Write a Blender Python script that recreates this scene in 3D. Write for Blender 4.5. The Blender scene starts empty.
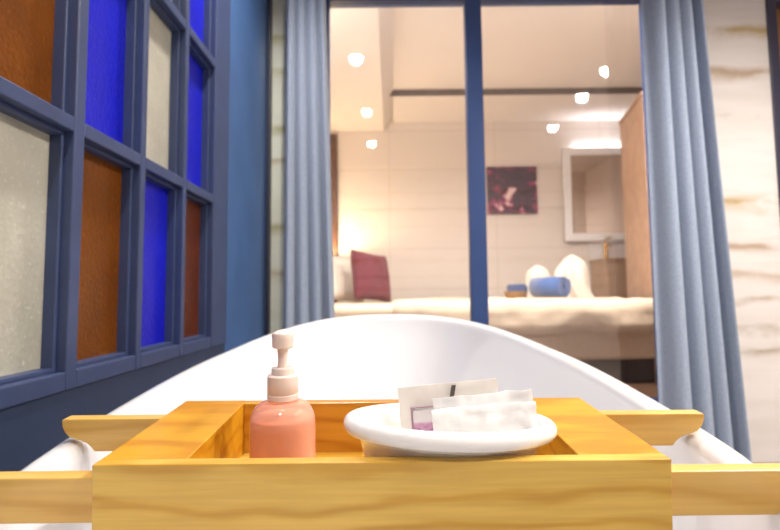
import bpy, bmesh, math, random
from mathutils import Vector, Matrix, noise
random.seed(4)
C = bpy.context.scene.collection
PI = math.pi
H = 0.85                      # height of the lens above the bathroom floor
F = 520.0                     # focal length in pixels of the 780 px wide frame

# ------------------------------------------------------------------ camera
cam_d = bpy.data.cameras.new('camera'); cam = bpy.data.objects.new('camera', cam_d); C.objects.link(cam)
cam_d.sensor_width = 36.0; cam_d.lens = F / 780 * 36
cam_d.clip_start = 0.02; cam_d.clip_end = 60
TP = 40.0; AXY = 294.0 - TP            # lens axis row: a slight lens shift keeps the horizon at row 294
PITCH = math.atan(TP / F); ROLL = math.radians(0.6)
RM = Matrix.Rotation(PI / 2 + PITCH, 3, 'X') @ Matrix.Rotation(-ROLL, 3, 'Z')
cam.matrix_world = Matrix.Translation((0, 0, H)) @ RM.to_4x4()
cam_d.dof.use_dof = True; cam_d.dof.focus_distance = 0.56; cam_d.dof.aperture_fstop = 6.0
bpy.context.scene.camera = cam
cam_d.shift_y = -(265.0 - AXY) / 780

def at(px, py, Y):
    d = RM @ Vector(((px - 390) / F, -(py - AXY) / F, -1))
    d *= Y / d.y
    return Vector((d.x, Y, H + d.z))

# ------------------------------------------------------------------ materials
def lin(c):
    return tuple(((v / 255) / 12.92 if v / 255 <= 0.04045 else ((v / 255 + 0.055) / 1.055) ** 2.4) for v in c) + (1.0,)

def new_mat(name):
    m = bpy.data.materials.new(name); m.use_nodes = True
    nt = m.node_tree; nt.nodes.clear()
    out = nt.nodes.new('ShaderNodeOutputMaterial')
    return m, nt, out

def principled(nt, col=None, rough=0.5, metal=0.0, coat=0.0, sheen=0.0, trans=0.0, sss=0.0):
    p = nt.nodes.new('ShaderNodeBsdfPrincipled')
    if col is not None: p.inputs['Base Color'].default_value = lin(col)
    p.inputs['Roughness'].default_value = rough
    p.inputs['Metallic'].default_value = metal
    p.inputs['Coat Weight'].default_value = coat
    p.inputs['Coat Roughness'].default_value = 0.05
    p.inputs['Sheen Weight'].default_value = sheen
    p.inputs['Transmission Weight'].default_value = trans
    if sss:
        p.inputs['Subsurface Weight'].default_value = sss
        p.inputs['Subsurface Radius'].default_value = (0.02, 0.01, 0.006)
    return p

def coords(nt, scale=(1, 1, 1), rot=(0, 0, 0)):
    tc = nt.nodes.new('ShaderNodeTexCoord'); mp = nt.nodes.new('ShaderNodeMapping')
    mp.inputs['Scale'].default_value = scale; mp.inputs['Rotation'].default_value = rot
    nt.links.new(tc.outputs['Object'], mp.inputs['Vector'])
    return mp.outputs['Vector']

def noise_tex(nt, vec, scale, detail=3, dist=0.0):
    n = nt.nodes.new('ShaderNodeTexNoise'); n.inputs['Scale'].default_value = scale
    n.inputs['Detail'].default_value = detail; n.inputs['Distortion'].default_value = dist
    nt.links.new(vec, n.inputs['Vector']); return n.outputs['Fac']

def ramp(nt, fac, stops, interp='LINEAR'):
    r = nt.nodes.new('ShaderNodeValToRGB'); cr = r.color_ramp; cr.interpolation = interp
    while len(cr.elements) < len(stops): cr.elements.new(0.5)
    for e, (p, c) in zip(cr.elements, stops): e.position = p; e.color = c
    nt.links.new(fac, r.inputs['Fac']); return r.outputs['Color']

def bump(nt, fac, p, strength=0.2, dist=0.01):
    b = nt.nodes.new('ShaderNodeBump'); b.inputs['Strength'].default_value = strength
    b.inputs['Distance'].default_value = dist
    nt.links.new(fac, b.inputs['Height']); nt.links.new(b.outputs['Normal'], p.inputs['Normal'])

def mat(name, col, rough=0.5, metal=0.0, coat=0.0, sheen=0.0, var=0.06, vscale=6.0, bmp=0.0, bscale=60.0, sss=0.0):
    m, nt, out = new_mat(name)
    p = principled(nt, col, rough, metal, coat, sheen, 0.0, sss)
    v = coords(nt)
    c = lin(col)
    a = tuple(min(1, x * (1 - var)) for x in c[:3]) + (1,); b = tuple(min(1, x * (1 + var)) for x in c[:3]) + (1,)
    nt.links.new(ramp(nt, noise_tex(nt, v, vscale), [(0.3, a), (0.7, b)]), p.inputs['Base Color'])
    if bmp: bump(nt, noise_tex(nt, v, bscale, 4), p, bmp, 0.004)
    nt.links.new(p.outputs[0], out.inputs[0]); return m

def wood(name, light, dark, scale=1.0, rot=(0, 0, 0), rough=0.38, contrast=1.0):
    m, nt, out = new_mat(name)
    p = principled(nt, light, rough, coat=0.25)
    p.inputs['Coat Roughness'].default_value = 0.2
    v = coords(nt, (4.0 * scale, 14 * scale, 14 * scale), rot)
    w = nt.nodes.new('ShaderNodeTexWave'); w.wave_type = 'BANDS'; w.bands_direction = 'Z'
    w.inputs['Scale'].default_value = 0.8; w.inputs['Distortion'].default_value = 11.0
    w.inputs['Detail'].default_value = 3; w.inputs['Detail Scale'].default_value = 0.9
    nt.links.new(v, w.inputs['Vector'])
    col = ramp(nt, w.outputs['Fac'], [(0.0, lin(dark)), (0.22, lin(tuple((a * .35 + b * .65) for a, b in zip(dark, light)))), (0.6, lin(light)), (1.0, lin(light))])
    v2 = coords(nt, (7 * scale, 160 * scale, 160 * scale), rot)
    n = noise_tex(nt, v2, 1.0, 3)
    mx = nt.nodes.new('ShaderNodeMixRGB'); mx.blend_type = 'MULTIPLY'; mx.inputs['Fac'].default_value = 0.3 * contrast
    nt.links.new(col, mx.inputs[1]); nt.links.new(ramp(nt, n, [(0.3, (.68, .6, .46, 1)), (0.62, (1, 1, 1, 1))]), mx.inputs[2])
    v3 = coords(nt, (9 * scale, 18 * scale, 18 * scale), rot)
    mx2 = nt.nodes.new('ShaderNodeMixRGB'); mx2.blend_type = 'MULTIPLY'; mx2.inputs['Fac'].default_value = 0.35 * contrast
    nt.links.new(mx.outputs[0], mx2.inputs[1]); nt.links.new(ramp(nt, noise_tex(nt, v3, 1.0, 2), [(0.35, (.87, .81, .68, 1)), (0.6, (1, 1, 1, 1))]), mx2.inputs[2])
    nt.links.new(mx2.outputs[0], p.inputs['Base Color'])
    bump(nt, n, p, 0.04, 0.002)
    nt.links.new(p.outputs[0], out.inputs[0]); return m

def marble(name, base, veins, gain=1.0, seed=0.0):
    """white marble slabs with horizontal golden-grey veins at the heights in veins: (z, halfwidth, colour, strength)"""
    m, nt, out = new_mat(name)
    p = principled(nt, base, 0.22)
    tc = nt.nodes.new('ShaderNodeTexCoord'); sep = nt.nodes.new('ShaderNodeSeparateXYZ')
    nt.links.new(tc.outputs['Object'], sep.inputs[0])
    mp = nt.nodes.new('ShaderNodeMapping'); mp.inputs['Scale'].default_value = (2.6, 2.6, 3.4); mp.inputs['Location'].default_value = (seed, seed, seed)
    nt.links.new(tc.outputs['Object'], mp.inputs['Vector'])
    n1 = noise_tex(nt, mp.outputs['Vector'], 1.3, 4)
    ma = nt.nodes.new('ShaderNodeMath'); ma.operation = 'MULTIPLY_ADD'; ma.inputs[1].default_value = 0.09; ma.inputs[2].default_value = -0.045
    nt.links.new(n1, ma.inputs[0])
    ad = nt.nodes.new('ShaderNodeMath'); ad.operation = 'ADD'
    nt.links.new(sep.outputs['Z'], ad.inputs[0]); nt.links.new(ma.outputs[0], ad.inputs[1])
    dv = nt.nodes.new('ShaderNodeMath'); dv.operation = 'DIVIDE'; dv.inputs[1].default_value = 2.7
    nt.links.new(ad.outputs[0], dv.inputs[0])
    stops = [(0.0, lin(base))]
    for z, hw, col, s in sorted(veins):
        c = tuple(a * (1 - s) + b * s for a, b in zip(base, col))
        stops += [((z - hw) / 2.7, lin(base)), ((z) / 2.7, lin(c)), ((z + hw * 0.5) / 2.7, lin(base))]
    vc = ramp(nt, dv.outputs[0], stops[:31])
    # veins fade in and out along their length
    mp2 = nt.nodes.new('ShaderNodeMapping'); mp2.inputs['Scale'].default_value = (3.2, 3.2, 6); mp2.inputs['Location'].default_value = (seed + 3, 1, 2)
    nt.links.new(tc.outputs['Object'], mp2.inputs['Vector'])
    n2 = noise_tex(nt, mp2.outputs['Vector'], 1.4, 3)
    fd = ramp(nt, n2, [(0.34, (0, 0, 0, 1)), (0.56, (1, 1, 1, 1))])
    mx = nt.nodes.new('ShaderNodeMixRGB'); mx.inputs[1].default_value = lin(base)
    nt.links.new(fd, mx.inputs['Fac']); nt.links.new(vc, mx.inputs[2])
    # faint cloudy bands
    mp3 = nt.nodes.new('ShaderNodeMapping'); mp3.inputs['Scale'].default_value = (1.5, 1.5, 9); mp3.inputs['Location'].default_value = (seed, 5, 0)
    nt.links.new(tc.outputs['Object'], mp3.inputs['Vector'])
    n3 = noise_tex(nt, mp3.outputs['Vector'], 1.2, 4, 0.6)
    mx2 = nt.nodes.new('ShaderNodeMixRGB'); mx2.blend_type = 'MULTIPLY'; mx2.inputs['Fac'].default_value = 0.5
    nt.links.new(mx.outputs[0], mx2.inputs[1]); nt.links.new(ramp(nt, n3, [(0.35, (.86, .84, .8, 1)), (0.6, (1, 1, 1, 1))]), mx2.inputs[2])
    nt.links.new(mx2.outputs[0], p.inputs['Base Color'])
    nt.links.new(p.outputs[0], out.inputs[0]); return m

def glass_mat(name, tint=(1, 1, 1), refl=0.07):
    m, nt, out = new_mat(name)
    t = nt.nodes.new('ShaderNodeBsdfTransparent'); t.inputs[0].default_value = tint + (1,)
    g = nt.nodes.new('ShaderNodeBsdfGlossy'); g.inputs['Roughness'].default_value = 0.0
    lw = nt.nodes.new('ShaderNodeFresnel'); lw.inputs['IOR'].default_value = 1.5
    mm = nt.nodes.new('ShaderNodeMath'); mm.operation = 'ADD'; mm.inputs[1].default_value = refl - 0.04; mm.use_clamp = True
    nt.links.new(lw.outputs[0], mm.inputs[0])
    mx = nt.nodes.new('ShaderNodeMixShader')
    nt.links.new(mm.outputs[0], mx.inputs[0]); nt.links.new(t.outputs[0], mx.inputs[1]); nt.links.new(g.outputs[0], mx.inputs[2])
    nt.links.new(mx.outputs[0], out.inputs[0]); return m

def patterned_glass(name, c1, c2, c3):
    """cathedral glass: coloured, pressed with a small scale pattern, lit on its face and letting some light through"""
    m, nt, out = new_mat(name)
    p = principled(nt, c1, 0.3)
    v = coords(nt)
    big = ramp(nt, noise_tex(nt, v, 7, 3), [(0.3, lin(c1)), (0.7, lin(c2))])
    vo = nt.nodes.new('ShaderNodeTexVoronoi'); vo.inputs['Scale'].default_value = 85; nt.links.new(v, vo.inputs['Vector'])
    sp = ramp(nt, noise_tex(nt, v, 110, 2), [(0.6, (0, 0, 0, 1)), (0.78, (1, 1, 1, 1))])
    mx = nt.nodes.new('ShaderNodeMixRGB'); nt.links.new(sp, mx.inputs[0]); nt.links.new(big, mx.inputs[1]); mx.inputs[2].default_value = lin(c3)
    nt.links.new(mx.outputs[0], p.inputs['Base Color'])
    bump(nt, vo.outputs['Distance'], p, 0.35, 0.003)
    tr = nt.nodes.new('ShaderNodeBsdfTranslucent'); nt.links.new(mx.outputs[0], tr.inputs[0])
    ms = nt.nodes.new('ShaderNodeMixShader'); ms.inputs[0].default_value = 0.3
    nt.links.new(p.outputs[0], ms.inputs[1]); nt.links.new(tr.outputs[0], ms.inputs[2])
    nt.links.new(ms.outputs[0], out.inputs[0]); return m

def emit(name, col, s):
    m, nt, out = new_mat(name)
    e = nt.nodes.new('ShaderNodeEmission'); e.inputs[0].default_value = lin(col); e.inputs[1].default_value = s
    nt.links.new(e.outputs[0], out.inputs[0]); return m

def cloth(name, col, var=0.12, wscale=420.0, trans=0.0, rough=0.9, sheen=0.3, streak=None):
    m, nt, out = new_mat(name)
    p = principled(nt, col, rough, sheen=sheen)
    v = coords(nt)
    c = lin(col); a = tuple(x * (1 - var) for x in c[:3]) + (1,); b = tuple(min(1, x * (1 + var)) for x in c[:3]) + (1,)
    col1 = ramp(nt, noise_tex(nt, coords(nt, (1, 1, .35)), wscale * .25, 2), [(0.35, a), (0.65, b)])
    nt.links.new(col1, p.inputs['Base Color'])
    bump(nt, noise_tex(nt, v, wscale, 2), p, 0.15, 0.002)
    if trans:
        tr = nt.nodes.new('ShaderNodeBsdfTranslucent'); nt.links.new(col1, tr.inputs[0])
        ms = nt.nodes.new('ShaderNodeMixShader'); ms.inputs[0].default_value = trans
        nt.links.new(p.outputs[0], ms.inputs[1]); nt.links.new(tr.outputs[0], ms.inputs[2])
        nt.links.new(ms.outputs[0], out.inputs[0])
    else:
        nt.links.new(p.outputs[0], out.inputs[0])
    return m

M = {}
M['wood_front'] = wood('pale_rubberwood', (224, 185, 86), (206, 158, 54), 1.0, contrast=1.5)
M['wood_top'] = wood('amber_rubberwood', (214, 158, 34), (194, 134, 18), 1.0, rot=(0, 0, math.radians(38)))
M['wood_in'] = wood('amber_rubberwood_inside', (204, 148, 48), (184, 122, 28), 1.1)
M['wood_rail'] = wood('pale_rubberwood_rail', (224, 182, 98), (212, 164, 76), 0.9)
M['tub'] = mat('white_acrylic', (218, 219, 223), 0.12, coat=0.5, var=0.005)
M['ceramic'] = mat('white_ceramic', (240, 238, 236), 0.14, coat=0.4, var=0.005)
M['navy'] = mat('navy_painted_timber', (55, 68, 104), 0.42, var=0.08, vscale=12, bmp=0.06, bscale=90)
M['navy_wall'] = mat('navy_panel_dim_tint', (44, 57, 86), 0.45, var=0.1, vscale=5, bmp=0.05, bscale=40)
M['navy_metal'] = mat('navy_door_frame_paint', (38, 66, 118), 0.4, var=0.04)
M['navy_end'] = mat('navy_panel_lit_tint', (62, 96, 146), 0.45, var=0.1, vscale=5, bmp=0.05, bscale=40)
M['navy_dark'] = mat('dark_navy_door_frame', (46, 46, 66), 0.45, var=0.06)
M['amber'] = patterned_glass('amber_patterned_glass', (114, 60, 2), (134, 74, 4), (160, 96, 24))
M['amber_dark'] = patterned_glass('dark_amber_patterned_glass', (96, 42, 16), (112, 52, 22), (140, 72, 36))
M['blue'] = patterned_glass('cobalt_patterned_glass', (22, 24, 200), (30, 36, 216), (60, 70, 232))
M['white_glass'] = patterned_glass('clear_patterned_glass', (186, 184, 170), (206, 204, 190), (224, 222, 212))
VG = (168, 140, 78); VT = (158, 132, 104); VY = (140, 122, 96)
M['marble'] = marble('veined_white_marble', (216, 210, 208),
    [(2.22, .06, VG, .8), (2.0, .07, VT, .8), (1.76, .03, VT, .7), (1.31, .085, VG, .85), (1.08, .04, VT, .9),
     (0.93, .06, VT, .5), (0.80, .04, VY, .6), (0.66, .05, VY, .8), (0.56, .04, VY, .6)], seed=1.7)
M['marble_left'] = marble('veined_cool_marble', (218, 222, 208),
    [(2.2, .06, (150, 150, 96), .7), (2.02, .05, (150, 148, 100), .6), (1.72, .05, (150, 148, 96), .8), (1.55, .03, VT, .5), (1.2, .06, (150, 145, 96), .7), (0.95, .05, VT, .5)], seed=4.2)
M['ceiling'] = mat('white_ceiling_paint', (240, 238, 236), 0.8, var=0.01)
M['bed_ceiling'] = mat('warm_white_ceiling_paint', (234, 227, 223), 0.85, var=0.01)
M['cove_shade'] = mat('painted_cove_shade', (96, 82, 76), 0.8, var=0.1)
M['floor'] = mat('grey_stone_floor', (150, 142, 136), 0.35, var=0.1, vscale=3)
M['bed_floor'] = wood('dark_timber_floor', (92, 66, 48), (70, 48, 34), 0.5)
M['cab_wood'] = wood('honey_veneer', (192, 158, 132), (182, 146, 120), 0.4, rot=(0, PI / 2, 0), rough=0.5, contrast=.6)
M['dark_wood'] = wood('dark_walnut', (96, 64, 46), (72, 46, 32), 0.6)
M['curtain'] = cloth('blue_grey_linen', (150, 163, 185), .10, 900, .12)
M['sheet'] = cloth('cream_cotton', (214, 192, 168), .03, 300, 0, .9, .2)
M['skirt'] = cloth('taupe_valance', (206, 182, 158), .05, 300)
M['bed_base'] = mat('dark_brown_base', (70, 54, 44), 0.7)
M['maroon'] = cloth('maroon_velvet', (98, 22, 40), .1, 300, 0, .8, .1)
M['white_cloth'] = cloth('white_towel', (228, 218, 206), .04, 240)
M['blue_towel'] = cloth('blue_towel', (58, 92, 152), .1, 240)
M['blue_towel_dark'] = cloth('blue_towel_inside', (44, 66, 112), .1, 240)
M['wicker'] = mat('brown_wicker', (150, 110, 56), 0.7, var=.3, vscale=60, bmp=.3, bscale=120)
M['mirror'] = mat('mirror_silver', (205, 190, 178), 0.03, metal=1.0, var=.0)
M['white_frame'] = mat('white_lacquer', (240, 238, 240), 0.35, var=.01)
M['tile'] = mat('white_splash_tile', (232, 226, 226), 0.2, var=.01)
M['vanity'] = mat('taupe_vanity', (170, 138, 112), 0.45, var=.05)
M['gold'] = mat('brushed_gold', (206, 160, 90), 0.25, metal=1.0, var=.03)
M['glass'] = glass_mat('clear_glazing', (0.985, 0.985, 0.985), 0.075)
M['lamp'] = emit('downlight_glow', (255, 250, 244), 14.0)
M['lamp_warm'] = emit('added_downlight_glow', (255, 244, 226), 10.0)
M['shade'] = emit('bedside_lamp_glow', (255, 214, 150), 5.0)
M['brass_door'] = mat('warm_brown_door', (150, 104, 62), 0.5, var=.12)
M['dark_door'] = mat('black_door_panel', (40, 30, 30), 0.5)
M['paper'] = mat('white_wrapper_paper', (240, 240, 240), 0.6, var=.012, vscale=30, bmp=.3, bscale=45)
M['plastic'] = mat('frosted_white_plastic', (232, 214, 206), 0.3, var=.02, sss=0.4)

# tiled bedroom wall: warm cream with thin joints
m, nt, out = new_mat('cream_large_tiles'); p = principled(nt, (222, 206, 192), 0.4)
br = nt.nodes.new('ShaderNodeTexBrick'); br.offset = 0.0
for k, c in (('Color1', (226, 216, 208)), ('Color2', (222, 212, 204)), ('Mortar', (210, 198, 189))): br.inputs[k].default_value = lin(c)
br.inputs['Scale'].default_value = 1.0; br.inputs['Mortar Size'].default_value = 0.006
br.inputs['Brick Width'].default_value = 1.2; br.inputs['Row Height'].default_value = 0.45
nt.links.new(coords(nt, rot=(PI / 2, 0, 0)), br.inputs['Vector'])
nt.links.new(br.outputs['Color'], p.inputs['Base Color']); nt.links.new(p.outputs[0], out.inputs[0]); M['cream_tile'] = m

# abstract purple painting
m, nt, out = new_mat('abstract_purple_paint'); p = principled(nt, (80, 50, 70), 0.6)
n1 = noise_tex(nt, coords(nt, (1, 1, 1)), 5.2, 2, 0.5)
c1 = ramp(nt, n1, [(0.36, lin((230, 210, 208))), (0.40, lin((160, 60, 100))), (0.45, lin((88, 40, 70))), (0.52, lin((52, 40, 58))), (0.6, lin((66, 52, 66))), (0.68, lin((148, 58, 92)))])
nt.links.new(c1, p.inputs['Base Color']); nt.links.new(p.outputs[0], out.inputs[0]); M['painting'] = m

# soap bottle shell and soap
m, nt, out = new_mat('clear_pink_bottle_plastic')
t = nt.nodes.new('ShaderNodeBsdfTransparent'); t.inputs[0].default_value = (1.0, .93, .9, 1)
p = principled(nt, (246, 184, 164), 0.08, coat=.6)
ms = nt.nodes.new('ShaderNodeMixShader'); ms.inputs[0].default_value = 0.38
lw = nt.nodes.new('ShaderNodeLayerWeight'); lw.inputs['Blend'].default_value = 0.35
nt.links.new(ramp(nt, lw.outputs['Facing'], [(0, (.42, .42, .42, 1)), (1, (.8, .75, .75, 1))]), ms.inputs[0])
nt.links.new(t.outputs[0], ms.inputs[1]); nt.links.new(p.outputs[0], ms.inputs[2]); nt.links.new(ms.outputs[0], out.inputs[0]); M['bottle'] = m
M['soap'] = mat('orange_pink_liquid_soap', (255, 184, 142), 0.25, var=.02, sss=0.8)

# pink printed sachet: white upper half, pink lower half with dark squiggles and a dark seam at the edge
m, nt, out = new_mat('pink_printed_sachet'); p = principled(nt, (230, 220, 226), 0.35)
tc = nt.nodes.new('ShaderNodeTexCoord'); sep = nt.nodes.new('ShaderNodeSeparateXYZ'); nt.links.new(tc.outputs['Object'], sep.inputs[0])
nz = noise_tex(nt, coords(nt, (1, 1, 1.6)), 160, 2)
mr = nt.nodes.new('ShaderNodeMapRange'); mr.inputs[1].default_value = 0.0; mr.inputs[2].default_value = 0.085
ad = nt.nodes.new('ShaderNodeMath'); ad.operation = 'MULTIPLY_ADD'; ad.inputs[1].default_value = 0.004; nt.links.new(nz, ad.inputs[0]); nt.links.new(sep.outputs['Z'], ad.inputs[2])
nt.links.new(ad.outputs[0], mr.inputs[0])
band = ramp(nt, mr.outputs[0], [(0.0, lin((214, 176, 200))), (0.52, lin((206, 158, 190))), (0.66, lin((200, 150, 184))), (0.70, lin((222, 216, 218))), (1, lin((228, 224, 222)))], 'LINEAR')
ink = ramp(nt, noise_tex(nt, coords(nt, (.8, 1, 2.2)), 120, 2, 1.2), [(0.56, (0, 0, 0, 1)), (0.6, (1, 1, 1, 1))])
low = ramp(nt, mr.outputs[0], [(0.6, (1, 1, 1, 1)), (0.64, (0, 0, 0, 1))])
mm = nt.nodes.new('ShaderNodeMath'); mm.operation = 'MULTIPLY'; nt.links.new(ink, mm.inputs[0]); nt.links.new(low, mm.inputs[1])
mx = nt.nodes.new('ShaderNodeMixRGB'); nt.links.new(mm.outputs[0], mx.inputs[0]); nt.links.new(band, mx.inputs[1]); mx.inputs[2].default_value = lin((150, 84, 128))
nt.links.new(mx.outputs[0], p.inputs['Base Color']); nt.links.new(p.outputs[0], out.inputs[0]); M['pink_print'] = m
M['seam'] = mat('purple_grey_seam', (160, 130, 146), 0.5)
M['stripe'] = mat('grey_brown_print', (92, 84, 78), 0.5)
# milky wrapper
m, nt, out = new_mat('milky_plastic_wrapper')
t = nt.nodes.new('ShaderNodeBsdfTransparent'); p = principled(nt, (248, 243, 236), 0.3)
ms = nt.nodes.new('ShaderNodeMixShader'); ms.inputs[0].default_value = 0.8
nt.links.new(t.outputs[0], ms.inputs[1]); nt.links.new(p.outputs[0], ms.inputs[2]); nt.links.new(ms.outputs[0], out.inputs[0]); M['milky'] = m

# ------------------------------------------------------------------ mesh helpers
def box(bm, x0, x1, y0, y1, z0, z1):
    vs = [bm.verts.new((x, y, z)) for x in (x0, x1) for y in (y0, y1) for z in (z0, z1)]
    for f in ((0, 1, 3, 2), (4, 6, 7, 5), (0, 4, 5, 1), (2, 3, 7, 6), (0, 2, 6, 4), (1, 5, 7, 3)):
        bm.faces.new([vs[i] for i in f])
    return vs

def prism(bm, pts, axis, a, b):
    """extrude the outline pts along axis from a to b"""
    def v(p, t):
        return {'x': (t, p[0], p[1]), 'y': (p[0], t, p[1]), 'z': (p[0], p[1], t)}[axis]
    A = [bm.verts.new(v(p, a)) for p in pts]; B = [bm.verts.new(v(p, b)) for p in pts]
    n = len(pts)
    for i in range(n): bm.faces.new((A[i], A[(i + 1) % n], B[(i + 1) % n], B[i]))
    bm.faces.new(A[::-1]); bm.faces.new(B)

def loft(bm, rings, cap0=True, cap1=True, closed=True):
    R = [[bm.verts.new(p) for p in r] for r in rings]
    n = len(R[0])
    for a, b in zip(R, R[1:]):
        for i in range(n if closed else n - 1):
            bm.faces.new((a[i], a[(i + 1) % n], b[(i + 1) % n], b[i]))
    if closed and cap0: bm.faces.new(R[0][::-1])
    if closed and cap1: bm.faces.new(R[-1])
    return R

def lathe(bm, prof, seg=48, sx=1.0, sy=1.0, c=(0, 0, 0), cap0=True, cap1=True):
    loft(bm, [[(c[0] + r * sx * math.cos(2 * PI * i / seg), c[1] + r * sy * math.sin(2 * PI * i / seg), c[2] + z) for i in range(seg)] for r, z in prof], cap0, cap1)

def tube(bm, pts, r, seg=12):
    rings = []
    pts = [Vector(p) for p in pts]
    for i, p in enumerate(pts):
        d = (pts[min(i + 1, len(pts) - 1)] - pts[max(i - 1, 0)]).normalized()
        u = d.cross(Vector((0.13, 0.3, 0.95))).normalized(); w = d.cross(u)
        rr = r[i] if isinstance(r, (list, tuple)) else r
        rings.append([p + (u * math.cos(2 * PI * k / seg) + w * math.sin(2 * PI * k / seg)) * rr for k in range(seg)])
    loft(bm, rings)

def obj(name, bm, m, parent=None, smooth=None, bevel=0.0, seg=2, loc=None):
    bmesh.ops.recalc_face_normals(bm, faces=bm.faces)
    me = bpy.data.meshes.new(name); bm.to_mesh(me); bm.free()
    for x in (m if isinstance(m, list) else [m]): me.materials.append(x)
    o = bpy.data.objects.new(name, me); C.objects.link(o)
    if smooth is not None:
        me.polygons.foreach_set('use_smooth', [True] * len(me.polygons))
        me.set_sharp_from_angle(angle=math.radians(smooth))
    if bevel:
        b = o.modifiers.new('bevel', 'BEVEL'); b.width = bevel; b.segments = seg; b.limit_method = 'ANGLE'; b.angle_limit = math.radians(40)
        b.harden_normals = False
    if parent: o.parent = parent
    if loc: o.location = loc
    return o

def tag(o, label, cat, group=None):
    o['label'] = label; o['category'] = cat
    if group: o['group'] = group
    return o

def thing(name, label, cat, loc=(0, 0, 0), rot=(0, 0, 0), group=None):
    o = bpy.data.objects.new(name, None); C.objects.link(o)
    o.empty_display_size = 0.05
    o.location = loc; o.rotation_euler = rot
    return tag(o, label, cat, group)

def struct(name, bm, m, parent=None, bevel=0.0, smooth=None):
    o = obj(name, bm, m, parent, bevel=bevel, smooth=smooth)
    if parent is None: o['kind'] = 'structure'
    return o

def B(*boxes):
    bm = bmesh.new()
    for b in boxes: box(bm, *b)
    return bm

# ------------------------------------------------------------------ bathroom shell
WX = -0.62                 # face of the stained-glass wall
YF = 2.65                  # face of the marble partition
CE = 2.60                  # bathroom ceiling
BF = 0.25                  # bedroom floor, a step up
struct('floor', B((-0.9, 3.1, -1.7, YF + .02, -0.1, 0)), M['floor'])
struct('ceiling', B((-0.9, 3.1, -1.7, YF + .14, CE, CE + .1)), M['ceiling'])
struct('wall_back', B((-0.9, 3.1, -1.7, -1.58, 0, CE)), M['marble'])
struct('wall_right', B((2.9, 3.1, -1.58, YF + .14, 0, CE)), M['marble'])
# window wall: panel under, above and beyond the window
Y0w, Y1w = 0.33, 1.978     # window frame along Y
Zb, Zt = 0.672, 2.19
bm = B((WX - .16, WX - .006, -1.58, Y1w, 0, Zb), (WX - .16, WX - .006, -1.58, Y1w, Zt, CE),
       (WX - .16, WX - .006, -1.58, Y0w, Zb, Zt))
struct('wall_left', bm, M['navy_wall'])  # darker base colour has the weaker light on these panels painted in
struct('wall_left_end', B((WX - .16, WX - .006, Y1w, YF, 0, CE)), M['navy_end'])  # bluer paint, with the nearer lamp's light put into its colour
struct('trim_1', B((WX - .006, WX + .012, 2.60, YF, 0, CE)), M['navy_dark'], bevel=.003)

win = bpy.data.objects.new('window_1', None); C.objects.link(win); win['kind'] = 'structure'
cols = [(0.517, 0.752), (0.775, 1.006), (1.040, 1.280), (1.306, 1.547), (1.572, 1.815)]
rows = [(0.708, 1.176), (1.206, 1.668), (1.698, 2.155)]
bm = bmesh.new()
ysl = [(Y0w, cols[0][0])] + [(cols[i][1], cols[i + 1][0]) for i in range(4)] + [(cols[-1][1], Y1w)]
for a, b in ysl: box(bm, WX - .062, WX, a, b, Zb, Zt)
zsl = [(Zb, rows[0][0]), (rows[0][1], rows[1][0]), (rows[1][1], rows[2][0]), (rows[2][1], Zt)]
for ya, yb in cols:
    for za, zb in zsl: box(bm, WX - .062, WX - .0005, ya, yb, za, zb)
obj('window_frame', bm, M['navy'], win, bevel=.003)
bm = bmesh.new()
for ya, yb in cols:                      # glazing beads, one step back from the frame's face
    for za, zb in rows:
        w = .009
        box(bm, WX - .060, WX - .020, ya, ya + w, za, zb); box(bm, WX - .060, WX - .020, yb - w, yb, za, zb)
        box(bm, WX - .060, WX - .0201, ya + w, yb - w, za, za + w); box(bm, WX - .060, WX - .0201, ya + w, yb - w, zb - w, zb)
obj('glazing_bead', bm, M['navy'], win, bevel=.002)
pal = [['blue', 'white_glass', 'amber', 'blue', 'amber_dark'], ['white_glass', 'amber', 'blue', 'white_glass', 'blue'], ['amber', 'blue', 'white_glass', 'white_glass', 'blue']]
mats = [M['amber'], M['amber_dark'], M['blue'], M['white_glass']]; key = ['amber', 'amber_dark', 'blue', 'white_glass']
bm = bmesh.new()
for r, (za, zb) in enumerate(rows):
    for c, (ya, yb) in enumerate(cols):
        n0 = len(bm.faces); box(bm, WX - .05, WX - .044, ya + .006, yb - .006, za + .006, zb - .006)
        bm.faces.ensure_lookup_table()
        for f in bm.faces[n0:]: f.material_index = key.index(pal[r][c])
o = obj('stained_glass_panes', bm, mats, win); o['label'] = 'amber, cobalt blue and clear patterned glass panes'

# marble partition with the glazed door opening
OX0, OX1, OZ = -0.375, 1.44, 2.42
bm = B((-.66, OX0, YF, YF + .14, 0, CE), (OX0, OX1, YF, YF + .14, OZ + .09, CE))
struct('wall_far', bm, M['marble_left'])
DX = at(769, 60, YF).x
struct('wall_partition', B((OX1, DX, YF, YF + .14, 0, CE), (DX, 2.9, YF, YF + .14, 2.42, CE)), M['marble'])
g = bpy.data.objects.new('window_2', None); C.objects.link(g); g['kind'] = 'structure'
mxa, mxb = at(468, 160, YF + .03).x, at(484.5, 160, YF + .03).x
bm = B((OX0, OX1, YF + .02, YF + .10, OZ, OZ + .09), (OX0, OX0 + .06, YF + .02, YF + .10, BF, OZ), (OX1 - .06, OX1, YF + .02, YF + .10, BF, OZ),
       (OX0, OX1, YF + .02, YF + .10, BF - .04, BF + .05))
obj('window_frame', bm, M['navy_metal'], g, bevel=.003)
obj('mullion', B((mxa, mxb, YF + .015, YF + .085, BF + .05, OZ)), M['navy_metal'], g, bevel=.003)
obj('glazing', B((OX0 + .06, mxa, YF + .045, YF + .051, BF + .05, OZ), (mxb, OX1 - .06, YF + .045, YF + .051, BF + .05, OZ)), M['glass'], g)
struct('trim_2', B((OX0, OX1, YF, YF + .14, 0, BF - .04)), M['marble_left'])      # step under the glazed door

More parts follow.
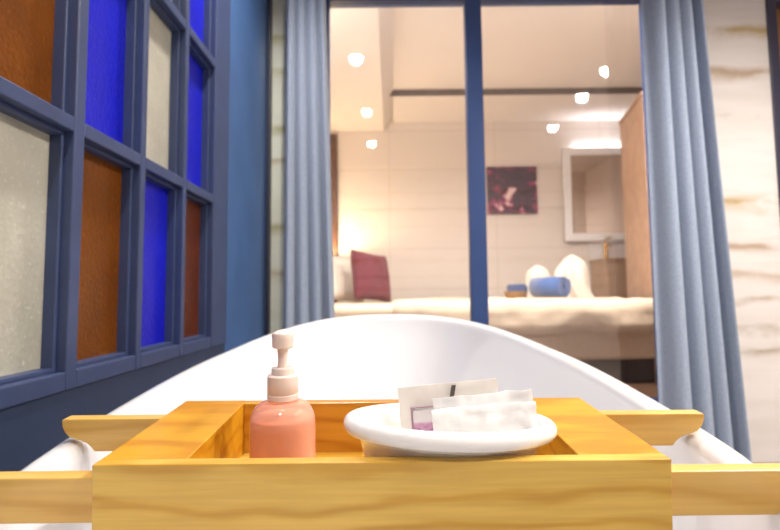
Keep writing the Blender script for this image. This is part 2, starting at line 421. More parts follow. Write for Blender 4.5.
# doorway at the right end of the partition
d = bpy.data.objects.new('door_1', None); C.objects.link(d); d['kind'] = 'structure'
bm = B((DX, DX + .05, YF - .012, YF + .14, 0, 2.42), (DX + .05, 2.88, YF - .012, YF + .14, 2.37, 2.42), (2.83, 2.88, YF - .012, YF + .14, 0, 2.37))
obj('door_frame', bm, M['navy_dark'], d, bevel=.003)
obj('door_panel', B((DX + .05, 2.83, YF + .06, YF + .10, 2.0, 2.37)), M['brass_door'], d, bevel=.003)
obj('door_leaf', B((DX + .05, 2.83, YF + .06, YF + .10, 0.01, 2.0)), M['dark_door'], d, bevel=.003)
bm = bmesh.new(); tube(bm, [(2.75, YF + .06, 1.0), (2.75, YF + .01, 1.0), (2.63, YF + .01, 1.0)], .009); obj('door_handle', bm, M['gold'], d, smooth=40)

# ------------------------------------------------------------------ bedroom shell
YB = 5.8; BXL, BXR = -0.95, 3.3; ZS = 2.80; ZL_ = 2.70; ZC = 2.862
struct('floor_bedroom', B((BXL - .1, BXR + .1, YF + .14, YB + .1, BF - .1, BF)), M['bed_floor'])
struct('wall_bedroom_far', B((BXL - .1, BXR + .1, YB, YB + .1, BF, 3.1)), M['cream_tile'])
struct('wall_bedroom_left', B((BXL - .1, BXL, YF + .14, YB, BF, 3.1)), M['bed_ceiling'])
struct('wall_bedroom_right', B((BXR, BXR + .1, YF + .14, YB, BF, 3.1)), M['bed_ceiling'])
struct('wall_bedroom_near', B((BXL, -.66, YF + .02, YF + .14, BF, 3.1), (3.1, BXR, YF + .02, YF + .14, BF, 3.1), (BXL, BXR, YF + .14, YF + .2, CE + .02, 3.1)), M['bed_ceiling'])
YS = 5.02
bm = bmesh.new()
prism(bm, [(BXL, ZL_), (-.06, ZL_), (.05, ZC), (.05, ZC + .2), (BXL, ZC + .2)], 'y', YF + .2, YB)      # lowered band along the bed head with a slanted edge
box(bm, .05, BXR, YS, YB, ZS, ZC + .2)
box(bm, .05, BXR, YF + .2, YS, ZC, ZC + .2)
struct('ceiling_bedroom', bm, M['bed_ceiling'])
struct('cove_shade_strip', B((.0, BXR, YS - .02, YS, ZS + .004, ZC)), M['cove_shade'])  # dark grey strip paints the cove's shade onto the recess face
struct('trim_4', B((-.66, -.585, YB - .045, YB, BF, 2.66)), M['dark_wood'], bevel=.003)

# ------------------------------------------------------------------ bathtub
TA, TB, TCY, TN, LR = .408, .83, .885, 2.4, .022
TCX = -.006
def rim_top(y):
    dd = .188 - .082 * max(0, y - .58)
    if y > 1.25: dd -= .085 * (y - 1.25) ** 1.4
    if y < .58: dd += .03 * (.58 - y)
    return H - dd
def plan(t, a, b0, b1):
    c, s = math.cos(t), math.sin(t)
    x = a * math.copysign(abs(c) ** (2 / TN), c)
    y = (b1 if s > 0 else b0) * math.copysign(abs(s) ** (2 / TN), s)
    return TCX + x, TCY + y
NT = 144
def uniform_ts():
    return [2 * PI * i / NT for i in range(NT)]
TS = uniform_ts()
rings = []
def ring(oa, ob0, ob1, fz):
    r = []
    for t in TS:
        _, yr = plan(t, TA, TB, TB)
        x, y = plan(t, TA + oa, TB + ob0, TB + ob1)
        r.append((x, y, fz(rim_top(yr) - LR)))
    rings.append(r)
ring(-.14, -.22, -.26, lambda z: 0.0)
ring(-.10, -.17, -.2, lambda z: 0.03)
for f, o in ((.25, .075), (.5, .05), (.75, .03), (.9, .018)):
    ring(-o, -o * 1.4, -o * 1.6, lambda z, f=f: .03 + (z - .03) * f)
for k in range(13):
    a = math.radians(-60 + 240 * k / 12 )
    ring(LR * math.cos(a), LR * math.cos(a), LR * math.cos(a), lambda z, a=a: z + LR * math.sin(a))
for k in range(1, 15):
    f = k / 14
    o = LR + .10 * f ** 1.2
    g0 = f if f < .85 else f
    oa = LR + .055 * f + (.10 * ((f - .7) / .3) ** 2 if f > .7 else 0)
    ob1 = LR + .27 * f + (.12 * ((f - .7) / .3) ** 2 if f > .7 else 0)
    ob0 = LR + .16 * f + (.12 * ((f - .7) / .3) ** 2 if f > .7 else 0)
    gz = 1 - (1 - f) ** 1.35
    ring(-oa, -ob0, -ob1, lambda z, g=gz: z + (.19 - z) * g)
for s in (.75, .5, .25, .05):
    base = rings[-1] if s == .75 else base
    rings.append([(TCX + (x - TCX) * s, TCY - .05 + (y - TCY + .05) * s, .19 - .006 * (1 - s)) for x, y, z in base])
bm = bmesh.new(); loft(bm, rings)
tub = tag(obj('bathtub', bm, M['tub'], smooth=60), 'white freestanding bathtub with a rolled rim that rises at the far end', 'bathtub')

# ------------------------------------------------------------------ wooden bath tray
ft = at(384, 462, .478)
tray = thing('bath_tray', 'amber wooden bath tray with an open box laid across the white bathtub', 'bath tray', ft,
             (math.radians(3.05), math.radians(.25), math.radians(.8)))
W2, DP, BH = .2595, .222, .074
IW = .180
obj('front_panel', B((-W2, W2, 0, .014, -BH, 0)), M['wood_front'], tray, bevel=.0012)
obj('back_panel', B((-IW, IW, DP - .016, DP, -BH, -.0006)), M['wood_in'], tray, bevel=.0012)
for s in (-1, 1):
    obj('side_panel', B((min(s * IW, s * W2), max(s * IW, s * W2), .014, DP, -BH, -.0003)), M['wood_top'], tray, bevel=.0012)
obj('bottom_board', B((-IW, IW, .014, DP - .016, -BH, -.064)), M['wood_front'], tray)
def rail_profile(xa, xb):
    zt, zb = -.0134, -.0542
    def end(x, s):                 # s=+1 for the left end
        p = [(0, zt - .0015), (.003, zt)]
        low = [(.041, zb), (.037, zb + .0055), (.031, zb + .0105), (.024, zb + .0135), (.016, zb + .0155), (.009, zb + .0185), (.004, zb + .024), (.001, zb + .031)]
        return [(x + s * a, b) for a, b in low + p]
    L = end(xa, 1); R = end(xb, -1)
    return L + R[::-1]
xl, xr = -.402, .407
n0 = rail_profile(xl, xr)
for y in (.006, .189):             # the rails end at the box sides: two arms in front, two behind
    for pts in ([p for p in n0[:10]] + [(-W2, n0[9][1]), (-W2, n0[0][1])], [(W2, n0[0][1]), (W2, n0[9][1])] + [p for p in n0[10:]]):
        bm = bmesh.new(); prism(bm, pts, 'y', y, y + .0178)
        obj('rail', bm, M['wood_rail'], tray, bevel=.0015)

def tray_pt(px, py, Y):
    return at(px, py, Y)
tray_m = Matrix.Translation(ft) @ tray.rotation_euler.to_matrix().to_4x4()
FLOOR_T = -.064
def on_floor(px, Y):
    """world point on the box floor seen in pixel column px at depth Y"""
    x = at(px, 450, Y).x
    p = tray_m @ Vector((0, 0, FLOOR_T)); n = tray_m.to_3x3() @ Vector((0, 0, 1))
    z = p.z - (n.x * (x - p.x) + n.y * (Y - p.y)) / n.z
    return Vector((x, Y, z))

# ------------------------------------------------------------------ soap bottle
bp = on_floor(283, .60) + Vector((0, 0, .0005))
bottle = thing('soap_bottle', 'clear pump bottle of orange-pink liquid soap standing in the wooden tray', 'soap bottle', bp, tray.rotation_euler)
R = .0366
s = .60 / F
prof = [(R * .86, 0), (R * .96, .0015), (R, .006)]
for z in (.02, .035, .048, .056): prof.append((R, z))
ysh = .083
for k in range(0, 9):
    a = k / 8 * PI / 2
    prof.append((.0165 + (R - .0165) * math.cos(a) ** .9, (.062 + .026 * math.sin(a))))
prof.append((.0165, .0915))
bm = bmesh.new(); lathe(bm, prof, 64)
body = obj('bottle_body', bm, M['bottle'], bottle, smooth=50)
ins = [(max(.002, r - .0018), z + (.0015 if z < .003 else 0)) for r, z in prof if z < .070]
ins.append((ins[-1][0] - .0004, .0705))
bm = bmesh.new(); lathe(bm, ins, 64); obj('liquid_soap', bm, M['soap'], body, smooth=50)
z0 = .090
prof = [(.0160, z0), (.0172, z0 + .0008), (.0172, z0 + .006), (.0166, z0 + .0066), (.0166, z0 + .0075), (.0172, z0 + .0083), (.0172, z0 + .021), (.0168, z0 + .0265), (.0158, z0 + .0275),
        (.0126, z0 + .028), (.0124, z0 + .034), (.0118, z0 + .0352), (.0058, z0 + .0358), (.0052, z0 + .044), (.0054, z0 + .050), (.0064, z0 + .058), (.0066, z0 + .0605)]
bm = bmesh.new(); lathe(bm, prof[:12], 48); collar = obj('collar', bm, M['plastic'], bottle, smooth=40)
bm = bmesh.new(); lathe(bm, prof[11:], 32); obj('pump_stem', bm, M['plastic'], bottle, smooth=50)
bm = bmesh.new()
zh = z0 + .0575
lathe(bm, [(.0105, zh), (.0116, zh + .0012), (.0118, zh + .010), (.0123, zh + .0135), (.0112, zh + .0165), (.0055, zh + .0195), (.0005, zh + .0205)], 40)
head = obj('pump_head', bm, M['plastic'], bottle, smooth=40)
bm = bmesh.new(); loft(bm, [[(w * math.cos(a), y, zh + zc + h * math.sin(a)) for a in [2 * PI * i / 16 for i in range(16)]] for y, w, h, zc in ((.006, .0065, .005, .010), (.022, .0055, .0045, .010), (.034, .0045, .0035, .007))])
obj('nozzle', bm, M['plastic'], head, smooth=50)

# ------------------------------------------------------------------ soap dish
dp = on_floor(446.5, .536) + Vector((0, 0, .0005))
dish = thing('soap_dish', 'deep oval white ceramic dish holding wrapped sachets in the wooden tray', 'dish', dp, (tray.rotation_euler[0], math.radians(2.3), tray.rotation_euler[2]))
A0, B0, ZL = .0975, .052, .0795       # lip centre ellipse and height
lr = .0088
prof = []          # (offset from lip ellipse, z)
out_ = [(-.030, 0), (-.021, .0), (-.018, .004), (-.015, .03), (-.011, .055), (-.007, .066)]
lip = [(lr * math.cos(a), ZL + lr * math.sin(a)) for a in [math.radians(-75 + 235 * k / 12) for k in range(13)]]
inn = [(-.0125, .066), (-.015, .05), (-.0195, .03), (-.027, .016), (-.038, .012)]
bm = bmesh.new()
rings = []
SEG = 72
for o_, z in out_ + lip + inn:
    rings.append([((A0 + o_) * math.cos(2 * PI * i / SEG), (B0 + o_) * math.sin(2 * PI * i / SEG), z) for i in range(SEG)])
loft(bm, rings)
obj('bowl', bm, M['ceramic'], dish, smooth=60)
bpy.context.view_layer.update()
dm = Matrix.Translation(dp) @ dish.rotation_euler.to_matrix().to_4x4()

def pouch(name, w, h, th, m, crinkle, seed, nx=28, nz=16, corner=0.0):
    """a flat sealed wrapper standing on its lower edge: x = width, z = height, slightly puffed and wrinkled"""
    bm = bmesh.new()
    F_, Bk = [], []
    for j in range(nz + 1):
        ra, rb = [], []
        for i in range(nx + 1):
            u, v = i / nx, j / nz
            e = min(u, 1 - u, (1 - v)) * 8; e = min(1, max(0, e))
            pf = th * (math.sin(PI * u) ** .5) * (math.sin(PI * min(1, .12 + v * .88)) ** .6 if v < 1 else 0) if 0 < u < 1 else 0
            p = Vector((u * 4 + seed, v * 3, seed * 1.7))
            wob = crinkle * noise.noise(p * 1.4) + crinkle * .55 * noise.noise(p * 4.1)
            x = (u - .5) * w * (.8 + .2 * min(1, v * 2.5)) + corner * crinkle * noise.noise(Vector((seed, v * 5, 0)))
            z = v * h + (crinkle * .5 * noise.noise(Vector((u * 6, seed, 1))) if v > .9 else 0)
            ra.append(bm.verts.new((x, wob - .0004 - pf, z))); rb.append(bm.verts.new((x, wob + .0004 + pf, z)))
        F_.append(ra); Bk.append(rb)
    for j in range(nz):
        for i in range(nx):
            bm.faces.new((F_[j][i], F_[j][i + 1], F_[j + 1][i + 1], F_[j + 1][i]))
            bm.faces.new((Bk[j][i], Bk[j + 1][i], Bk[j + 1][i + 1], Bk[j][i + 1]))
    for j in range(nz):
        bm.faces.new((F_[j][0], F_[j + 1][0], Bk[j + 1][0], Bk[j][0])); bm.faces.new((F_[j][nx], Bk[j][nx], Bk[j + 1][nx], F_[j + 1][nx]))
    for i in range(nx):
        bm.faces.new((F_[0][i], Bk[0][i], Bk[0][i + 1], F_[0][i + 1])); bm.faces.new((F_[nz][i], F_[nz][i + 1], Bk[nz][i + 1], Bk[nz][i]))
    return bm

def stand(o, base, lean, rollz=0.0, yaw=0.0):
    o.location = base; o.rotation_euler = (-lean, rollz, yaw)
INZ = .0125
def in_dish(x, y, z=INZ): return dm @ Vector((x, y, z))
GS = 'wrapped amenities in the white dish'
def hgt(base, py): return at(480, py, base.y).z - base.z
b1, b2, b3, b4 = in_dish(.0365, -.019, .056), in_dish(.0395, -.004, .052), in_dish(-.002, .009, .036), in_dish(.007, .021, .050)
o = tag(obj('paper_packet', pouch('p', .102, hgt(b1, 406), .0050, M['paper'], .0028, 1.3, corner=.4), M['paper'], smooth=50), 'crumpled white paper packet at the front of the oval dish', 'packet', GS)
stand(o, b1, math.radians(4), math.radians(-4.5))
o = tag(obj('paper_packet', pouch('p', .100, hgt(b2, 394), .0040, M['paper'], .0024, 5.1, corner=.3), M['paper'], smooth=50), 'white paper packet leaning just behind the crumpled front packet', 'packet', GS)
stand(o, b2, math.radians(2), math.radians(-5))
o = tag(obj('printed_sachet', pouch('p', .060, hgt(b3, 405), .0022, M['pink_print'], .0012, 7.7), M['pink_print'], smooth=50), 'pink and white printed sachet peeking out left of the paper packets', 'sachet', GS)
stand(o, b3, math.radians(0), math.radians(-4))
h3 = hgt(b3, 405); mr.inputs[2].default_value = (h3 - .0125) / .69
so = obj('seam', B((-.0308, -.0288, -.0022, .0022, .016, h3 + .0003), (-.0288, .01, -.0018, .0018, h3 - .0004, h3 + .0004)), M['seam'], o); so['label'] = 'dark sealed edge'
o = tag(obj('plastic_sachet', pouch('p', .104, hgt(b4, 382), .0025, M['milky'], .0014, 9.2), M['milky'], smooth=50), 'milky plastic sachet with a grey stripe at the back of the dish', 'sachet', GS)
stand(o, b4, math.radians(-2), math.radians(-4.5))
bm = bmesh.new(); h4 = hgt(b4, 382); prism(bm, [(.000, h4 - .018), (.0045, h4 - .018), (.0085, h4 - .002), (.004, h4 - .002)], 'y', -.0040, -.0030)
st = obj('printed_stripe', bm, M['stripe'], o); st['label'] = 'grey-brown printed stripe'

# ------------------------------------------------------------------ curtains
def curtain(name, y0, ztop, zbot, edge_l, edge_r, nf, depth, label, phase=0.0, mat_=None, flat=0.0):
    """edge_l/edge_r: functions of v (0 top..1 bottom) giving the left and right X"""
    bm = bmesh.new(); nx, nz = 160, 40; G = []
    for j in range(nz + 1):
        v = j / nz; z = ztop + (zbot - ztop) * v; a, b = edge_l(v), edge_r(v); r = []
        for i in range(nx + 1):
            u = i / nx
            uu = flat * .5 + (1 - flat * .5) * u if False else u
            ph = 2 * PI * nf * (u ** (1 + flat)) + phase + .5 * math.sin(3 * u + 2 * v)
            amp = depth * (.75 + .25 * math.sin(5 * u + 1.7)) * (.8 + .3 * v) * (1 - .6 * flat * (1 - u) ** 2)
            y = y0 + amp * math.sin(ph) + .3 * amp * math.sin(2 * ph + v)
            x = a + (b - a) * u + .35 * (b - a) / nf * math.sin(ph + 1.2) * min(1, 6 * u * (1 - u)) * .8
            r.append(bm.verts.new((x, y, z)))
        G.append(r)
    for j in range(nz):
        for i in range(nx): bm.faces.new((G[j][i], G[j][i + 1], G[j + 1][i + 1], G[j + 1][i]))
    o = obj(name, bm, mat_ or M['curtain'], smooth=80)
    so = o.modifiers.new('thickness', 'SOLIDIFY'); so.thickness = .003; so.offset = 0
    return tag(o, label, 'curtain', 'curtains beside the glazed bedroom door')
YC = 2.50
lt, lb = at(285, 0, YC), at(281, 330, YC); rt, rb = at(325, 0, YC), at(337, 330, YC)
ext = lambda a, b, v: a + (b - a) * v
curtain('curtain', YC, CE - .02, .03, lambda v: ext(lt.x, lb.x, v), lambda v: ext(rt.x - .006, rb.x + .006, v), 4.0, .045, 'blue-grey linen curtain gathered in narrow folds left of the glazed door', .6)
lt2, lb2 = at(642, 10, YC), at(656, 400, YC); rt2, rb2 = at(699, 10, YC), at(745, 450, YC)
curtain('curtain', YC - .03, CE - .02, .03, lambda v: ext(lt2.x - .01, lb2.x + .01, v), lambda v: ext(rt2.x - .05, rb2.x - .06, v ** 1.15), 3.6, .095, 'wide blue-grey linen curtain flaring out right of the glazed door', 2.2, flat=.7)
struct('trim_5', B((-.58, 1.85, YC - .035, YC + .035, CE - .022, CE)), M['white_frame'])

# ------------------------------------------------------------------ bed and what lies on it
def softbox(bm, x0, x1, y0, y1, z0, z1, r, amp, seed, n=26, freq=3.0):
    """a padded block: rounded edges and soft undulation"""
    res = bmesh.ops.create_cube(bm, size=1.0); vs = res['verts']
    es = list({e for v in vs for e in v.link_edges})
    bmesh.ops.subdivide_edges(bm, edges=es, cuts=n, use_grid_fill=True)
    hx, hy, hz = (x1 - x0) / 2, (y1 - y0) / 2, (z1 - z0) / 2
    cx, cy, cz = (x0 + x1) / 2, (y0 + y1) / 2, (z0 + z1) / 2
    for v in bm.verts:
        p = Vector((v.co.x * 2 * hx, v.co.y * 2 * hy, v.co.z * 2 * hz))
        q = Vector((max(-hx + r, min(hx - r, p.x)), max(-hy + r, min(hy - r, p.y)), max(-hz + r, min(hz - r, p.z))))
        d_ = p - q
        nrm = d_.normalized() if d_.length > 1e-6 else Vector((0, 0, 0))
        if d_.length > 1e-6: p = q + nrm * min(d_.length, r)
        w = amp * (noise.noise(Vector((cx + p.x + seed, cy + p.y, cz + p.z)) * freq) + .5 * noise.noise(Vector((cx + p.x, cy + p.y + seed, cz + p.z)) * freq * 2.6))
        p += nrm * w
        v.co = p + Vector((cx, cy, cz))

bed = thing('bed', 'double bed with cream bedding behind the glass partition', 'bed', (.5, 4.3, BF))
def bx(x0, x1, y0, y1, z0, z1): return (x0 - .5, x1 - .5, y0 - 4.3, y1 - 4.3, z0 - BF, z1 - BF)
BX0, BX1, BY0, BY1 = -.78, 1.80, 3.42, 5.25
obj('bed_base', B(bx(BX0 + .02, BX1 - .05, BY0 + .08, BY1 - .05, BF, .44)), M['bed_base'], bed, bevel=.01)
bm = bmesh.new(); softbox(bm, *bx(BX0 + .01, BX1 - .02, BY0 + .03, BY1 - .02, .40, .66), .03, .006, 2.0); obj('mattress', bm, M['skirt'], bed, smooth=80)
bm = bmesh.new(); softbox(bm, *bx(BX0 + .0, .10, BY0 + .01, BY1, .60, .775), .05, .008, 7.0); obj('sheet', bm, M['sheet'], bed, smooth=80)
bm = bmesh.new(); softbox(bm, *bx(.0, BX1 + .03, BY0 - .03, BY1 + .02, .565, .800), .085, .022, 3.0, n=44, freq=4.5); obj('duvet', bm, M['sheet'], bed, smooth=80)
obj('headboard', B(bx(BX0 - .09, BX0 - .01, BY0 - .05, BY1 + .05, BF, 1.15)), M['dark_wood'], bed, bevel=.01)

def pillow(name, w, h, t, m, label, loc, rot, cat='pillow', group=None, pinch=.32):
    bm = bmesh.new(); n = 24
    T, U = [], []
    for j in range(n + 1):
        a, b = [], []
        for i in range(n + 1):
            u, v = i / n * 2 - 1, j / n * 2 - 1
            k = (1 - u ** 4) ** .6 * (1 - v ** 4) ** .6 if abs(u) < 1 and abs(v) < 1 else 0
            x = u * w / 2 * (1 - .07 * pinch * 3 * (1 - v * v)); y = v * h / 2 * (1 - .07 * pinch * 3 * (1 - u * u))
            wz = .012 * noise.noise(Vector((u * 2.2, v * 2.2, w * 9)))
            a.append((x, y, t / 2 * k + wz * k)); b.append((x, y, -t / 2 * k + wz * k))
        T.append(a); U.append(b)
    TV = [[bm.verts.new(p) for p in r] for r in T]; UV = [[bm.verts.new(p) for p in r] for r in U]
    for j in range(n):
        for i in range(n):
            bm.faces.new((TV[j][i], TV[j][i + 1], TV[j + 1][i + 1], TV[j + 1][i])); bm.faces.new((UV[j][i], UV[j + 1][i], UV[j + 1][i + 1], UV[j][i + 1]))
    bmesh.ops.remove_doubles(bm, verts=bm.verts, dist=1e-5)
    o = obj(name, bm, m, smooth=80); o.location = loc; o.rotation_euler = rot
    return tag(o, label, cat, group)
pc = at(371, 275, 4.75)
pillow('cushion', .45, .47, .19, M['maroon'], 'maroon square cushion leaning against the white pillow on the bed', (pc.x, 4.75, 1.01), (math.radians(76), math.radians(6), math.radians(46)), 'cushion')
pc = at(343, 276, 4.95)
pillow('pillow', .62, .46, .16, M['white_cloth'], 'white pillow propped at the bed head beside the maroon cushion', (pc.x, 4.98, 1.0), (math.radians(76), math.radians(4), math.radians(62)))

TZ = .806; TY = 4.45
def on_bed(px, Y=TY): return at(px, 298, Y).x
# blue rolled towel
rx = on_bed(546)
bm = bmesh.new()
prof = []
turns, N_ = 3.2, 90
r0, r1 = .018, .088
spi = []
for k in range(N_ + 1):
    t_ = k / N_; a = t_ * turns * 2 * PI; r_ = r0 + (r1 - r0) * t_
    spi.append((r_ * math.cos(a - .6), r_ * math.sin(a - .6)))
L_ = .29
rg = [[(x_, -L_ / 2, z_) for x_, z_ in spi], [(x_, L_ / 2, z_) for x_, z_ in spi]]
loft(bm, rg, closed=False)
ro = tag(obj('rolled_towel', bm, M['blue_towel'], smooth=60), 'rolled blue towel lying on the cream bed before the white towels', 'towel', 'towels on the bed')
sm = ro.modifiers.new('thickness', 'SOLIDIFY'); sm.thickness = .017; sm.offset = 0
ro.location = (rx, TY - .1, TZ + .094); ro.rotation_euler = (0, 0, math.radians(36))
# white towels folded into upright fans
def towel_fold(label, px, Y, w, d, h, seed, peak, lean):
    bm = bmesh.new(); rings = []; n = 40
    for j in range(17):
        v = j / 16; r = []
        k = (1 - v ** 3.6) ** .5 if v < 1 else .02
        for i in range(n):
            a = 2 * PI * i / n
            f = 1 + .16 * math.sin(7 * a + 3 * v + seed) + .12 * noise.noise(Vector((math.cos(a) * 2, math.sin(a) * 2, v * 3 + seed)))
            r.append((w / 2 * k * f * math.cos(a) + lean * v * w + peak * w * .2 * math.sin(v * 4), d / 2 * k * f * math.sin(a), h * v * (1 + .06 * math.sin(3 * a + seed))))
        rings.append(r)
    loft(bm, rings)
    o = tag(obj('folded_towel', bm, M['white_cloth'], smooth=60), label, 'towel', 'towels on the bed')
    o.location = (on_bed(px, Y), Y, TZ - .003); return o
towel_fold('tall white towel folded upright right of the rolled blue towel', 577, 4.55, .27, .22, .355, 1.0, -.5, -.16)
towel_fold('low white towel bundle behind the rolled blue towel', 540, 4.75, .22, .18, .28, 4.0, .2, -.05)
# small basket with a blue cloth
bk = thing('basket', 'small brown wicker basket with a folded blue cloth at the left of the towels', 'basket', (on_bed(516, 4.6), 4.6, TZ - .004))
bm = bmesh.new(); lathe(bm, [(.07, 0), (.085, .01), (.095, .06), (.09, .06), (.08, .015), (.01, .012)], 32, 1.1, .8); obj('basket_body', bm, M['wicker'], bk, smooth=50)
bm = bmesh.new(); softbox(bm, -.075, .09, -.06, .06, .03, .125, .035, .012, 5.0, n=10, freq=9); o = tag(obj('folded_cloth', bm, M['blue_towel_dark'], smooth=80), 'dark blue folded cloth in the small wicker basket', 'cloth')
o.location = bk.location + Vector((.005, 0, .0))

# ------------------------------------------------------------------ painting, mirror, vanity, wardrobe
c0, c1 = at(487.5, 214.5, YB), at(535.5, 167, YB)
pa = thing('painting', 'abstract purple and pink canvas hanging on the bedroom wall', 'painting', ((c0.x + c1.x) / 2, YB - .001, c0.z))
w_, h_ = c1.x - c0.x, c1.z - c0.z
obj('canvas', B((-w_ / 2, w_ / 2, -.035, 0, 0, h_)), M['painting'], pa, bevel=.003)

c0, c1 = at(563.5, 242, YB), at(633, 149, YB)
mi = thing('mirror', 'white framed rectangular wall mirror above the vanity', 'mirror', ((c0.x + c1.x) / 2, YB - .001, c0.z))
w_, h_ = c1.x - c0.x, c1.z - c0.z; fw = .085; h_m = h_
bm = B((-w_ / 2, w_ / 2, -.085, -.05, 0, fw), (-w_ / 2, w_ / 2, -.085, -.05, h_ - fw, h_), (-w_ / 2, -w_ / 2 + fw, -.085, -.05, fw, h_ - fw), (w_ / 2 - fw, w_ / 2, -.085, -.05, fw, h_ - fw))
obj('mirror_frame', bm, M['white_frame'], mi, bevel=.008)
obj('mirror_glass', B((-w_ / 2 + fw, w_ / 2 - fw, -.065, -.055, fw, h_ - fw)), M['mirror'], mi)
obj('back_box', B((-w_ / 2 + .09, w_ / 2 - .09, -.05, 0, .09, h_ - .16)), M['white_frame'], mi)

vx0 = at(589, 250, YB).x; vzt = at(605, 258.5, 5.45).z
struct('trim_6', B((vx0, 3.3, YB - .012, YB, vzt, at(605, 234, YB).z)), M['tile'])
va = thing('vanity', 'taupe bedroom vanity under the white framed mirror', 'vanity', (2.7, 5.58, BF))
obj('cabinet', B((vx0 - 2.7, .6, -.2, .2, 0, vzt - .03 - BF)), M['vanity'], va, bevel=.004)
obj('countertop', B((vx0 - 2.7 - .01, .6, -.215, .205, vzt - .03 - BF, vzt - BF)), M['vanity'], va, bevel=.004)
for k in (0, 1):
    x0 = vx0 - 2.7 + .02 + k * .49
    dr = obj('cabinet_door', B((x0, x0 + .47, -.216, -.2, .04, vzt - .06 - BF)), M['vanity'], va, bevel=.003)
    obj('door_knob', B((x0 + .42, x0 + .435, -.232, -.216, .55, .65)), M['gold'], dr, bevel=.003)
fx = at(607, 262, 5.6).x
fa = thing('basin_tap', 'tall golden basin tap standing on the taupe vanity', 'tap', (fx, 5.62, vzt))
bm = bmesh.new(); lathe(bm, [(.03, 0), (.03, .012), (.02, .016), (.018, .17), (.015, .18), (.002, .182)], 24); obj('tap_body', bm, M['gold'], fa, smooth=40)
bm = bmesh.new(); tube(bm, [(0, 0, .14), (0, -.06, .15), (0, -.12, .145), (0, -.13, .12)], .012); obj('spout', bm, M['gold'], fa, smooth=50)
bm = bmesh.new(); tube(bm, [(0, 0, .178), (0.0, 0, .215), (.06, -.005, .235)], .008); obj('tap_lever', bm, M['gold'], fa, smooth=50)

wa = thing('wardrobe', 'tall honey coloured wooden wardrobe beyond the foot of the bed', 'wardrobe', (1.955, 3.9, BF), (0, 0, math.radians(-11)))
WH = 2.385 - BF
obj('carcass', B((0, .36, 0, .72, 0, WH - .03)), M['cab_wood'], wa, bevel=.003)
obj('cornice', B((-.008, .37, -.008, .728, WH - .03, WH)), M['cab_wood'], wa, bevel=.003)
for k in (0, 1):
    dr = obj('door', B((.01 + k * .172, .178 + k * .172, -.018, 0, .08, WH - .04)), M['cab_wood'], wa, bevel=.002)
    obj('handle', B((.155 + k * .04, .163 + k * .04, -.034, -.018, .9, 1.15)), M['gold'], dr, bevel=.002)

# ------------------------------------------------------------------ lights
def light(name, kind, loc, energy, col, size=.06, spot=None, blend=.6, rot=(0, 0, 0)):
    l = bpy.data.lights.new(name, kind); l.energy = energy; l.color = lin(col)[:3]
    if kind == 'AREA': l.shape = 'DISK'; l.size = size
    else: l.shadow_soft_size = size
    if kind == 'SPOT': l.spot_size = math.radians(spot); l.spot_blend = blend
    o = bpy.data.objects.new(name, l); C.objects.link(o); o.location = loc; o.rotation_euler = rot
    return o

KB, KR = 0.95, 1.65
def downlight(x, y, z, label, warm, group, energy, spot=130, col=(255, 246, 236), r=.031):
    t = thing('ceiling_light', label, 'ceiling light', (x, y, z), group=group)
    bm = bmesh.new(); lathe(bm, [(r, -.001), (r + .012, -.006), (r + .014, -.002), (r + .014, .0)], 32, cap0=False, cap1=False)
    lathe(bm, [(r, -.001), (r, .0)], 32, cap0=False, cap1=False)
    obj('trim_ring', bm, M['white_frame'], t, smooth=40)
    bm = bmesh.new(); lathe(bm, [(r, -.0045), (r * .5, -.0052), (.001, -.0055)], 32, cap0=False); obj('lamp_face', bm, M['lamp_warm' if warm else 'lamp'], t, smooth=40)
    light('downlight_beam', 'SPOT', (x, y, z - .02), energy, col, .045, spot, .8)

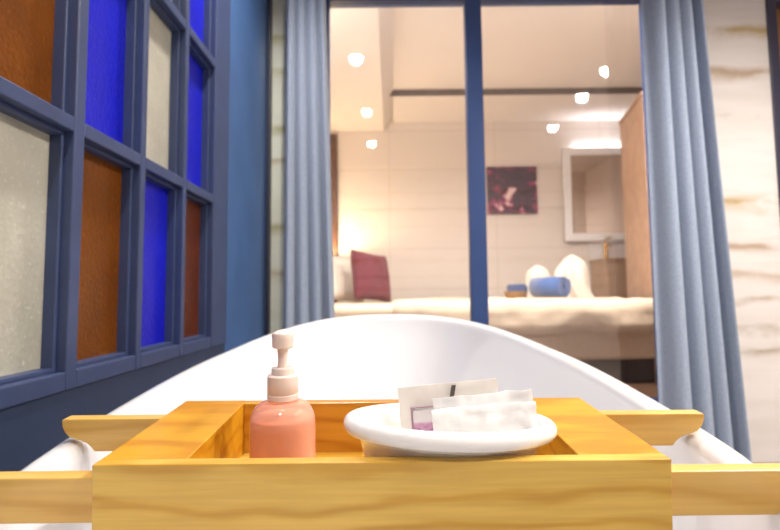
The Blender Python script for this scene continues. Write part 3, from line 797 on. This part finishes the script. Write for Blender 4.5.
GB = 'downlights in the bathroom ceiling'
for px, py, lab, e in ((356, 56, 'round bathroom downlight above the far pane of the stained glass window', 90), (367, 110, 'round bathroom downlight over the left rim of the tub', 40),
                       (372, 142, 'round bathroom downlight nearest the back wall on the window side', 70), (607, 68, 'round bathroom downlight nearest the wide right curtain', 125),
                       (582, 95, 'round bathroom downlight in the middle of the right row', 190), (553, 126, 'round bathroom downlight in the right row nearest the back wall', 150)):
    q = at(px, py, 1.0); yv = (CE - .005 - H) / (q.z - H)       # where the lamp stands whose image the glass shows there
    x, y = q.x * yv, 2 * (YF + .047) - yv
    downlight(x, y, CE, lab, False, GB, e * KB, 165)
GR = 'added downlights in the bedroom ceiling, out of view'  # lamps added out of view to light the bedroom
for x, y, lab, e in ((-.45, 3.05, 'added unseen bedroom downlight in the lowered ceiling band near the glazed door', 90), (.55, 3.0, 'added unseen bedroom downlight in the raised ceiling left of the bed foot', 130), (1.75, 3.0, 'added unseen bedroom downlight in the raised ceiling before the wardrobe', 130)):
    downlight(x, y, ZL_ if x < 0 else ZC, lab, True, GR, e * KR, 165, col=(255, 249, 242))
ml = light('mirror_backlight', 'AREA', (mi.location.x + .05, YB - .028, mi.location.z + h_m - .03), 3.0, (244, 246, 255))
ml.data.shape = 'RECTANGLE'; ml.data.size = .62; ml.data.size_y = .03; ml.rotation_euler = (PI, 0, 0)      # strip behind the top edge of the mirror, shining up the wall

# bedside lamp, tucked behind the left curtain
lx, ly, lz = -.70, 5.50, 1.15
bl = thing('wall_lamp', 'open topped bedside wall lamp glowing behind the left curtain', 'lamp', (lx, ly, lz))
bm = bmesh.new(); lathe(bm, [(.07, 0), (.075, .1), (.072, .1), (.067, .004)], 32, cap0=True, cap1=False); obj('lamp_shade', bm, M['white_frame'], bl, smooth=40)
obj('wall_bracket', B((-.25, -.07, -.012, .012, .02, .05)), M['gold'], bl, bevel=.003)
bm = bmesh.new(); lathe(bm, [(.005, .02), (.028, .045), (.022, .07), (.002, .08)], 24); obj('bulb', bm, M['shade'], bl, smooth=60)
light('bedside_glow', 'POINT', (lx, ly, lz + .066), 125, (255, 222, 172), .03)

# ------------------------------------------------------------------ world and view
w = bpy.data.worlds.new('world'); bpy.context.scene.world = w; w.use_nodes = True
w.node_tree.nodes['Background'].inputs[0].default_value = (0.9, 0.95, 1.0, 1); w.node_tree.nodes['Background'].inputs[1].default_value = 0.25
vs = bpy.context.scene.view_settings
vs.view_transform = 'Standard'; vs.look = 'None'; vs.gamma = 1.0; vs.use_curve_mapping = False; vs.exposure = 0.15
